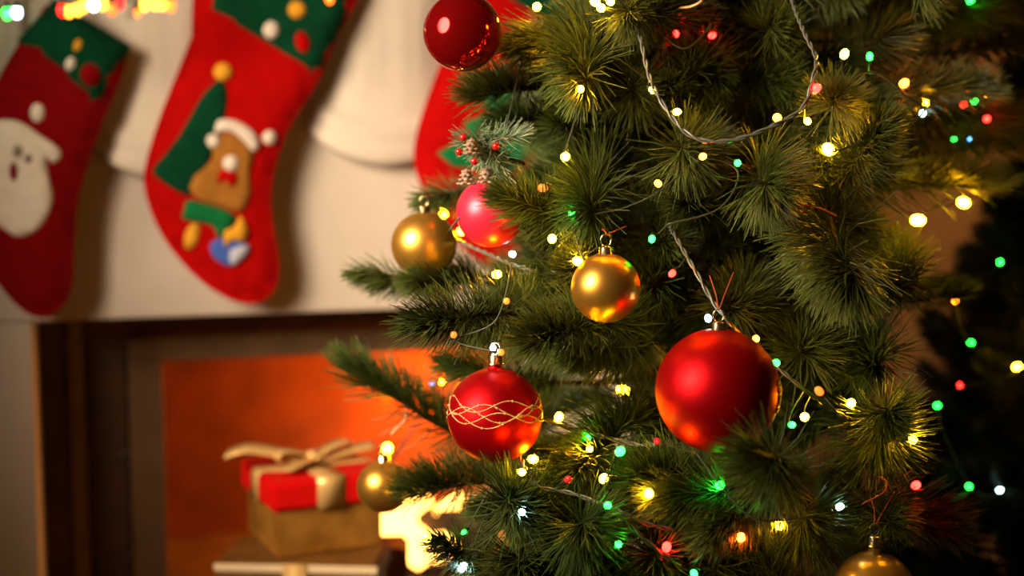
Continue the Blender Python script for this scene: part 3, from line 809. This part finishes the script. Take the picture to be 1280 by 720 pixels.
def make_string(name, label, cords, bulbs, group=None, settle_on=True, hidden=()):
    """cords: lists of world points; bulbs: (px, py, colour, depth or None, radius)"""
    first = (cords or hidden)[0][0]
    root = empty(name, first, label, 'string lights', group)
    allp = []
    for c in hidden:
        pts = spline(c, 8); allp += pts
        V, F = tube(pts, 0.0008, 5); mk('cord', V, F, 'wire', root)
    for c in cords:
        pts = spline(c, 10); allp += pts
        n = len(pts)
        two = []
        for s_ in (0, 1):
            tw, a = [], None
            dist = 0.0
            for i, p in enumerate(pts):
                t = (pts[min(i + 1, n - 1)] - pts[max(i - 1, 0)]); t = t.normalized() if t.length > 1e-8 else Vector((1, 0, 0))
                if i: dist += (p - pts[i - 1]).length
                s1 = t.cross(Vector((0.1, 0.2, 1))).normalized(); s2 = t.cross(s1)
                an = dist / 0.030 * 2 * PI + s_ * PI
                tw.append(p + (s1 * math.cos(an) + s2 * math.sin(an)) * 0.0011)
            two.append(tube(tw, 0.0010, 6))
        V, F = join(two); mk('cord', V, F, 'cord', root)
    for b in bulbs:
        px, py, k = b[:3]; d = b[3] if len(b) > 3 and b[3] else surf(px, py) - 0.005; r = b[4] if len(b) > 4 else 0.0027
        if settle_on: d = settle(px, py, d)
        p = P(px, py, d)
        q = min(allp, key=lambda c: (c - p).length_squared)
        dv = (p - q); far = dv.length
        dv = dv.normalized() if far > 1e-4 else Vector((0, 0, 1))
        o = bpy.data.objects.new('bulb', bulb_me(k, r))
        bd = (dv * 0.45 + Vector((rr.uniform(-0.6, 0.6), -0.9, rr.uniform(-0.2, 0.6))))
        o.matrix_basis = Matrix.Translation(p) @ bd.to_track_quat('Z', 'Y').to_matrix().to_4x4()
        link(o, root)
        s_ = bpy.data.objects.new('socket', SOCK); link(s_, o, True)
        if far > 0.012:
            e = p - bd.normalized() * 0.006
            m = (q + e) / 2 + Vector((0, 0.012, -0.004))
            V, F = tube(spline([q, m, e], 5), 0.0007, 5); mk('lead_wire', V, F, 'wire', root)
    return root
def C(*pp): return [P(x, y, d) for x, y, d in pp]
def deep(*pp):
    return [P(x, y, surf(x, y) + 0.05) for x, y in pp]

BIG = 0.0035
G = 'light strings wound round the big tree'
make_string('light_string', 'multicoloured fairy lights on grey cord looping across the top of the big tree',
 [C((792, 10, 1.22), (800, 45, 1.17), (812, 96, 1.14), (830, 132, 1.12), (858, 166, 1.11), (890, 177, 1.105), (930, 172, 1.105), (975, 153, 1.11), (1004, 134, 1.115), (1017, 96, 1.12), (1020, 72, 1.13), (1006, 42, 1.16), (990, 0, 1.22), (980, -50, 1.28))],
 hidden=[deep((560, 290), (620, 200), (670, 30), (725, 100), (706, 190), (760, 20), (790, 0), (850, 60), (890, 30)),
  deep((1004, 134), (1050, 110), (1090, 90), (1130, 118), (1155, 140), (1100, 170), (1040, 190)), C((1040, 190, 1.3), (1100, 240, 1.42), (1145, 268, 1.42), (1190, 246, 1.43), (1203, 248, 1.43)), C((1155, 140, 1.45), (1200, 140, 1.5), (1230, 126, 1.5), (1236, 154, 1.5), (1202, 178, 1.5)), C((1090, 90, 1.4), (1150, 40, 1.5), (1212, 6, 1.5))],
 bulbs=[(671, 9, 'w', 1.24, BIG), (745, 3, 'w', 1.16, BIG), (752, 10, 'w', 1.16, BIG), (763, 2, 'w', 1.16, BIG), (726, 112, 'w', 1.22), (706, 196, 'w', 1.17, BIG), (845, 43, 'r', 1.36), (889, 45, 'r', 1.25), (815, 112, 'w', 1.15), (845, 140, 'w', 1.15),
  (971, 147, 'o', 1.16, BIG), (1010, 152, 'w', 1.14), (1018, 112, 'r', 1.12, BIG), (1055, 69, 'w', 1.17, BIG), (1087, 72, 'g', 1.25), (1129, 105, 'o', 1.40, BIG), (1157, 128, 'w', 1.36), (1153, 142, 'c', 1.36),
  (1036, 188, 'w', 1.18, 0.0048), (1145, 275, 'w', 1.27, 0.0052), (1203, 253, 'w', 1.38, 0.0052), (637, 60, 'o', 1.40), (621, 48, 'o', 1.42), (1212, 1, 'g', 1.46, 0.003), (1204, 131, 'r', 1.46), (1217, 127, 'g', 1.46), (1232, 118, 'o', 1.46), (1233, 149, 'r', 1.46, 0.0028), (1192, 174, 'g', 1.46, 0.0014), (1212, 174, 'b', 1.46, 0.0014)], group=G)
make_string('light_string', 'multicoloured fairy lights on twisted dark cord around the gold bauble, mid height',
 [C((835, 280, 1.20), (848, 302, 1.17), (870, 340, 1.14), (890, 375, 1.125), (911, 402, 1.12), (945, 440, 1.16), (975, 462, 1.16), (1002, 484, 1.14), (1045, 515, 1.13), (1075, 530, 1.17)),
  C((556, 290, 1.42), (580, 304, 1.36), (612, 318, 1.31), (640, 330, 1.27), (670, 338, 1.24), (702, 342, 1.21), (740, 350, 1.22))],
 hidden=[deep((740, 350), (720, 280), (780, 260), (823, 240), (878, 200), (922, 215), (900, 260), (835, 280)),
  deep((640, 330), (620, 400), (570, 425), (620, 440))],
 bulbs=[(555, 268, 'w', 1.45, BIG), (576, 289, 'w', 1.40, BIG), (823, 230, 'o', 1.13), (878, 196, 'o', 1.12), (922, 204, 'g', 1.14), (715, 267, 'g', 1.17), (815, 298, 'g', 1.14), (841, 341, 'r', 1.16), (690, 299, 'w', 1.17, BIG), (721, 326, 'w', 1.16, BIG),
  (641, 318, 'c', 1.26), (622, 343, 'w', 1.22, BIG), (633, 376, 'O', 1.16), (567, 419, 'O', 1.16), (616, 436, 'c', 1.16, 0.0025), (626, 440, 'O', 1.15), (885, 397, 'c', 1.12), (945, 424, 'o', 1.13), (970, 453, 'g', 1.12),
  (989, 531, 'g', 1.16), (1006, 521, 'w', 1.15, BIG), (1025, 490, 'O', 1.22, BIG), (1063, 505, 'w', 1.16, BIG), (680, 235, 'O', 1.20, BIG)], group=G)
make_string('light_string', 'multicoloured fairy lights on twisted grey cord across the lower branches of the big tree',
 [C((676, 522, 1.20), (705, 533, 1.20), (735, 541, 1.20), (770, 550, 1.20), (800, 556, 1.19), (835, 556, 1.18), (870, 566, 1.2)),
  C((640, 556, 1.2), (651, 573, 1.16), (660, 594, 1.13), (676, 609, 1.12), (712, 616, 1.115), (745, 628, 1.11), (775, 645, 1.105), (798, 668, 1.10), (828, 692, 1.10), (850, 708, 1.11)),
  C((735, 626, 1.12), (770, 636, 1.11), (800, 652, 1.11), (840, 662, 1.12), (862, 668, 1.13)),
  C((875, 640, 1.12), (900, 610, 1.12), (893, 650, 1.11), (878, 690, 1.10), (862, 708, 1.11))],
 hidden=[deep((870, 566), (930, 640), (975, 650), (1050, 640)), C((1050, 640, 1.25), (1100, 600, 1.3), (1140, 604, 1.3), (1138, 556, 1.28)),
  C((640, 556, 1.3), (620, 600, 1.38), (560, 606, 1.36), (500, 600, 1.38), (486, 568, 1.49)), C((620, 600, 1.38), (600, 690, 1.34), (560, 690, 1.36), (535, 680, 1.36))],
 bulbs=[(778, 488, 'w', 1.42, 0.0055), (698, 523, 'w', 1.22, BIG), (735, 547, 'g', 1.22), (737, 561, 'w', 1.20), (774, 565, 'g', 1.18, BIG), (821, 551, 'R', 1.15), (665, 574, 'w', 1.16, BIG), (653, 590, 'w', 1.20), (709, 600, 'R', 1.12), (754, 599, 'w', 1.13, BIG),
  (759, 632, 'g', 1.105), (811, 618, 'w', 1.11, BIG), (652, 640, 'c', 1.12), (773, 680, 'g', 1.09), (833, 685, 'r', 1.10, BIG), (867, 716, 'g', 1.10), (899, 607, 'g', 1.10, BIG), (926, 672, 'o', 1.12, BIG), (973, 656, 'w', 1.13, BIG),
  (1141, 550, 'w', 1.20, BIG), (1144, 607, 'r', 1.22, BIG), (1048, 634, 'c', 1.14), (484, 561, 'w', 1.50, 0.0052), (533, 672, 'w', 1.34, BIG), (579, 708, 'c', 1.26, BIG), (580, 665, 'g', 1.30, 0.0018), (540, 480, 'b', 1.45, 0.002), (553, 478, 'w', 1.45, 0.0022)], group=G)

# string on the dark tree
D2 = 1.62
make_string('light_string', 'tiny sparse coloured lights on the narrow dark tree at the right edge',
 [], hidden=[C((1290, 250, D2 + .06), (1260, 320, D2 + .03), (1195, 385, D2 + .03), (1215, 432, D2), (1268, 465, D2 - .02), (1200, 486, D2), (1172, 512, D2), (1215, 612, D2 - .03), (1250, 616, D2 - .03), (1172, 645, D2))],
 bulbs=[(1250, 328, 'g', D2), (1194, 376, 'o', D2 - .05), (1213, 428, 'g', D2, 0.0026), (1270, 459, 'w', D2 - .02, BIG),
  (1200, 482, 'r', D2, 0.002), (1171, 507, 'g', D2 - .02), (1211, 608, 'g', D2 - .04), (1249, 613, 'c', D2 - .04, 0.0024), (1172, 640, 'r', D2 - .04, 0.0014)], group='light strings away from the big tree')
# string lying along the mantel shelf
zz = 0.21
def MP(px, py): 
    u, z_ = FP(px, py, zz); return FW(u, z_, zz)
root_pts = [MP(x, y) for x, y in ((-60, -10), (-20, 0), (10, 12), (50, -6), (80, 4), (110, 2), (150, 0), (200, 2), (250, -10), (330, -14), (410, -6), (500, -16), (590, -4), (660, -20))]
ms = empty('light_string', root_pts[0], 'big blurred coloured lights along the mantel edge above the stockings', 'string lights', 'light strings away from the big tree')
V, F = tube(spline(root_pts, 8), 0.0016, 6); mk('cord', V, F, 'cord', ms)
for (x, y, k, r) in ((9, 14, 'g', .005), (21, 13, 'c', .005), (78, 10, 'S', .006), (86, 11, 'W', .006), (97, 9, 'W', .006), (104, 5, 'W', .006), (117, 4, 'c', .005), (128, 2, 'W', .006), (150, 3, 'S', .005), (181, 3, 'W', .006), (194, 2, 'W', .006), (203, 4, 'W', .005), (213, 4, 'Q', .006), (140, 9, 'O', .006), (172, 14, 'Q', .004), (412, -4, 'Q', .005), (592, -3, 'Q', .005)):
    p = MP(x, y)
    o = bpy.data.objects.new('bulb', bulb_me(k, r)); o.matrix_basis = Matrix.Translation(p) @ Matrix.Rotation(PI, 4, 'X'); link(o, ms)
    s_ = bpy.data.objects.new('socket', SOCK); link(s_, o, True); s_.matrix_basis = Matrix.Scale(1.6, 4)

# ------------------------------------------------------------------ baubles
def bauble(label, px, py, rpx, d, mat, seed=0, cap='cap', hang=60, thread='thread', hx=0, tilt=0.0, neck=0.0):
    c = P(px, py, d); r = rpx / FPX * d
    g = empty('bauble', c, label, 'bauble', 'baubles hanging on the big tree')
    n = 40
    prof = [(0, r)] + [(r * math.sin(PI * i / n), r * math.cos(PI * i / n)) for i in range(1, n)] + [(0, -r)]
    prof = list(reversed(prof))
    V, F = lathe(prof, 64)
    rot = Matrix.Rotation(tilt, 4, 'Y')
    V = [c + rot @ v for v in V]; mk('ball', V, F, mat, g)
    cr = 0.0052 if r > 0.022 else 0.0042
    if neck:
        V, F = lathe([(cr * 1.8, r * 0.955), (cr * 1.25, r * 1.0), (cr, r * 1.03), (cr, r + neck), (0, r + neck)], 20); V = [c + rot @ v for v in V]; mk('neck', V, F, mat, g)
    zt = r + neck
    prof = [(0, zt + 0.006), (cr * 0.75, zt + 0.0058), (cr, zt + 0.0046), (cr * 1.05, zt - 0.0015), (cr * 1.25, zt - 0.0022), (cr * 1.2, zt - 0.0028)]
    V, F = lathe(list(reversed(prof)), 24)
    V2 = []
    for v in V:
        a = math.atan2(v.y, v.x); k = 1 + 0.07 * math.cos(12 * a); V2.append(c + rot @ Vector((v.x * k, v.y * k, v.z)))
    cp = mk('cap', V2, F, cap, g)
    rl = 0.0048
    pts = [c + rot @ Vector((rl * 0.85 * math.sin(2 * PI * i / 20), 0.001, zt + 0.0055 + rl - rl * math.cos(2 * PI * i / 20))) for i in range(21)]
    V, F = tube(pts, 0.0005, 6); mk('ring', V, F, cap, cp, sub=True)
    if hang:
        top = c + rot @ Vector((0, 0.001, zt + 0.0055 + 1.9 * rl))
        e1 = P(px + hx - 4, py - rpx - hang, d + 0.02); e2 = P(px + hx + 26, py - rpx - hang - 4, d + 0.02)
        V, F = tube(spline([e1, e1.lerp(top, 0.6) + Vector((0.001, 0, 0)), top, e2.lerp(top, 0.6), e2], 5), 0.00045, 5)
        mk('hanging_thread', V, F, thread, g)
    return g, c, r, rot

bauble('glossy dark red mirror bauble at the top left of the tree', *BALLS_DEF[0], 'red_gloss', hang=40)
bauble('satin pinkish red bauble beneath the snowy sprig', *BALLS_DEF[1], 'pink_red', hang=30)
bauble('blurred gold bauble left of the pinkish red bauble', *BALLS_DEF[2], 'gold_matte', hang=20)
bauble('satin gold bauble in sharp focus at the middle of the tree', *BALLS_DEF[3], 'gold_matte', hang=30)
g, c, r, rot = bauble('red bauble with a band of gold wavy lines', *BALLS_DEF[4], 'red_matte', hang=25, neck=0.006)
# glitter waves and dots on the ball
parts = []
def sph(lon, lat, k=1.004): return c + Vector((math.sin(lon) * math.cos(lat), -math.cos(lon) * math.cos(lat), math.sin(lat))) * (r * k)
waves = []
for j, (ph, am, off, fr) in enumerate(((0.3, 0.12, 0.36, 4), (2.4, 0.14, 0.27, 4), (4.2, 0.14, 0.18, 4), (5.4, 0.12, 0.04, 4), (1.2, 0.13, 0.11, 4))):
    pts = [sph(2 * PI * i / 160, off + am * math.sin(fr * 2 * PI * i / 160 + ph)) for i in range(161)]
    parts.append(tube(pts, 0.00048, 5))
V, F = join(parts); mk('wave_lines', V, F, 'glitter', g)
parts = []
for j, (ph, am, off, fr) in enumerate(((0.3, 0.12, 0.36, 4), (2.4, 0.14, 0.27, 4), (4.2, 0.14, 0.18, 4), (5.4, 0.12, 0.04, 4), (1.2, 0.13, 0.11, 4))):
    for q in range(15):
        lon = 2 * PI * (q + 0.13 * j) / 15
        V, F = lathe([(0, -0.0011), (0.0009, -0.0006), (0.0011, 0), (0.0009, 0.0006), (0, 0.0011)], 8, sph(lon, off + am * math.sin(fr * lon + ph)))
        parts.append((V, F))
V, F = join(parts); tag(mk('glitter_dots', V, F, 'glitter', g), kind='stuff')
g, c, r, rot = bauble('largest satin red bauble with gold glitter ornament at its right side', *BALLS_DEF[5], 'red_matte', hang=66, hx=-6)
parts = []
for j in range(5):
    la = 0.16 - j * 0.10
    for s_ in (-1, 1):
        pts = [sph(math.radians(70) + 0.10 * math.cos(a) * s_ , la + 0.055 * math.sin(a)) for a in [2 * PI * i / 18 for i in range(19)]]
        parts.append(tube(pts, 0.0008, 5))
pts = [sph(math.radians(70) + 0.03 * math.sin(i), 0.24 - 0.56 * i / 30) for i in range(31)]
parts.append(tube(pts, 0.0008, 5))
V, F = join(parts); mk('glitter_ornament', V, F, 'glitter', g)
bauble('blurred small gold bauble beside the red lidded gift', *BALLS_DEF[6], 'gold_matte', hang=20)
g, c, r, rot = bauble('amber bauble cut off by the bottom edge of the photo', *BALLS_DEF[7], 'amber', hang=70, neck=0.008)

# ------------------------------------------------------------------ snowy decorative sprig with berries and small cones
pk = P(612, 178, 1.27)
pick = empty('berry_pick', P(640, 205, 1.24), 'snow tipped green sprig with red berries and small cones above pinkish bauble', 'decoration')
ms_ = sprig_mesh('needle_spray', 0.07, 0.032, 150, 'needle_snow', 21, 60, 20, 0.0006)
ms2 = sprig_mesh('needle_spray', 0.06, 0.034, 130, 'needle_snow', 22, 65, 20, 0.0006)
for (a, b, me) in (((655, 205, 1.24), (585, 175, 1.19), ms_), ((600, 160, 1.23), (585, 205, 1.19), ms2), ((600, 178, 1.22), (650, 162, 1.20), ms2), ((598, 166, 1.22), (632, 212, 1.19), ms_)):
    o = place_sprig(pick, P(*a), P(*b), me, False, 0.9 if a[0] != 600 else 0.62); o.name = 'needle_spray'
for (x, y) in ((579, 172), (620, 183), (593, 202), (574, 250 - 60)):
    V, F = lathe([(0, -0.0034), (0.002, -0.0027), (0.0032, -0.001), (0.0034, 0.0008), (0.0024, 0.0027), (0, 0.0034)], 12, P(x, y, 1.175)); mk('berry', V, F, 'berry', pick)
for ci, (x, y) in enumerate(((583, 222), (608, 220), (589, 184))):
    parts = []; cc = P(x, y, 1.19)
    for row in range(4):
        for k in range(6):
            a = 2 * PI * (k + 0.5 * (row % 2)) / 6; rr_ = 0.0062 - 0.0013 * row
            ctr = cc + Vector((math.cos(a) * rr_, math.sin(a) * rr_, -0.005 + 0.0034 * row))
            parts.append(lathe([(0, -0.0012), (0.0022, -0.0006), (0.0024, 0.0004), (0, 0.0014)], 6, ctr))
    parts.append(lathe([(0, -0.006), (0.004, -0.004), (0.004, 0.004), (0, 0.008)], 8, cc))
    V, F = join(parts); mk('cone', V, F, 'cone', pick)

# ------------------------------------------------------------------ loose threads
def loose(label, pts, mat, r=0.0006):
    V, F = tube(spline([P(*p) for p in pts], 8), r, 5); o = mk('thread', V, F, mat)
    tag(o, label, 'thread', 'loose threads on the tree'); return o
loose('tangled red thread beside the drooping burst of needles', ((985, 262, 1.14), (1000, 256, 1.12), (1008, 262, 1.115), (1003, 266, 1.115), (998, 258, 1.115), (1015, 258, 1.115), (1030, 262, 1.11), (1046, 270, 1.11)), 'thread', 0.0008)
loose('curled gold thread at the top of the tree near frame edge', ((850, 10, 1.2), (864, 8, 1.17), (876, 2, 1.165), (880, -6, 1.17)), 'gthread', 0.0011)
loose('curled brown thread above the amber bauble', ((1078, 630, 1.14), (1094, 622, 1.13), (1106, 614, 1.13), (1108, 602, 1.135), (1100, 596, 1.14)), 'thread', 0.0007)
loose('pale thread dangling by the blurred left branch', ((508, 510, 1.42), (506, 525, 1.40), (495, 536, 1.40), (489, 543, 1.40)), 'gthread', 0.0011)
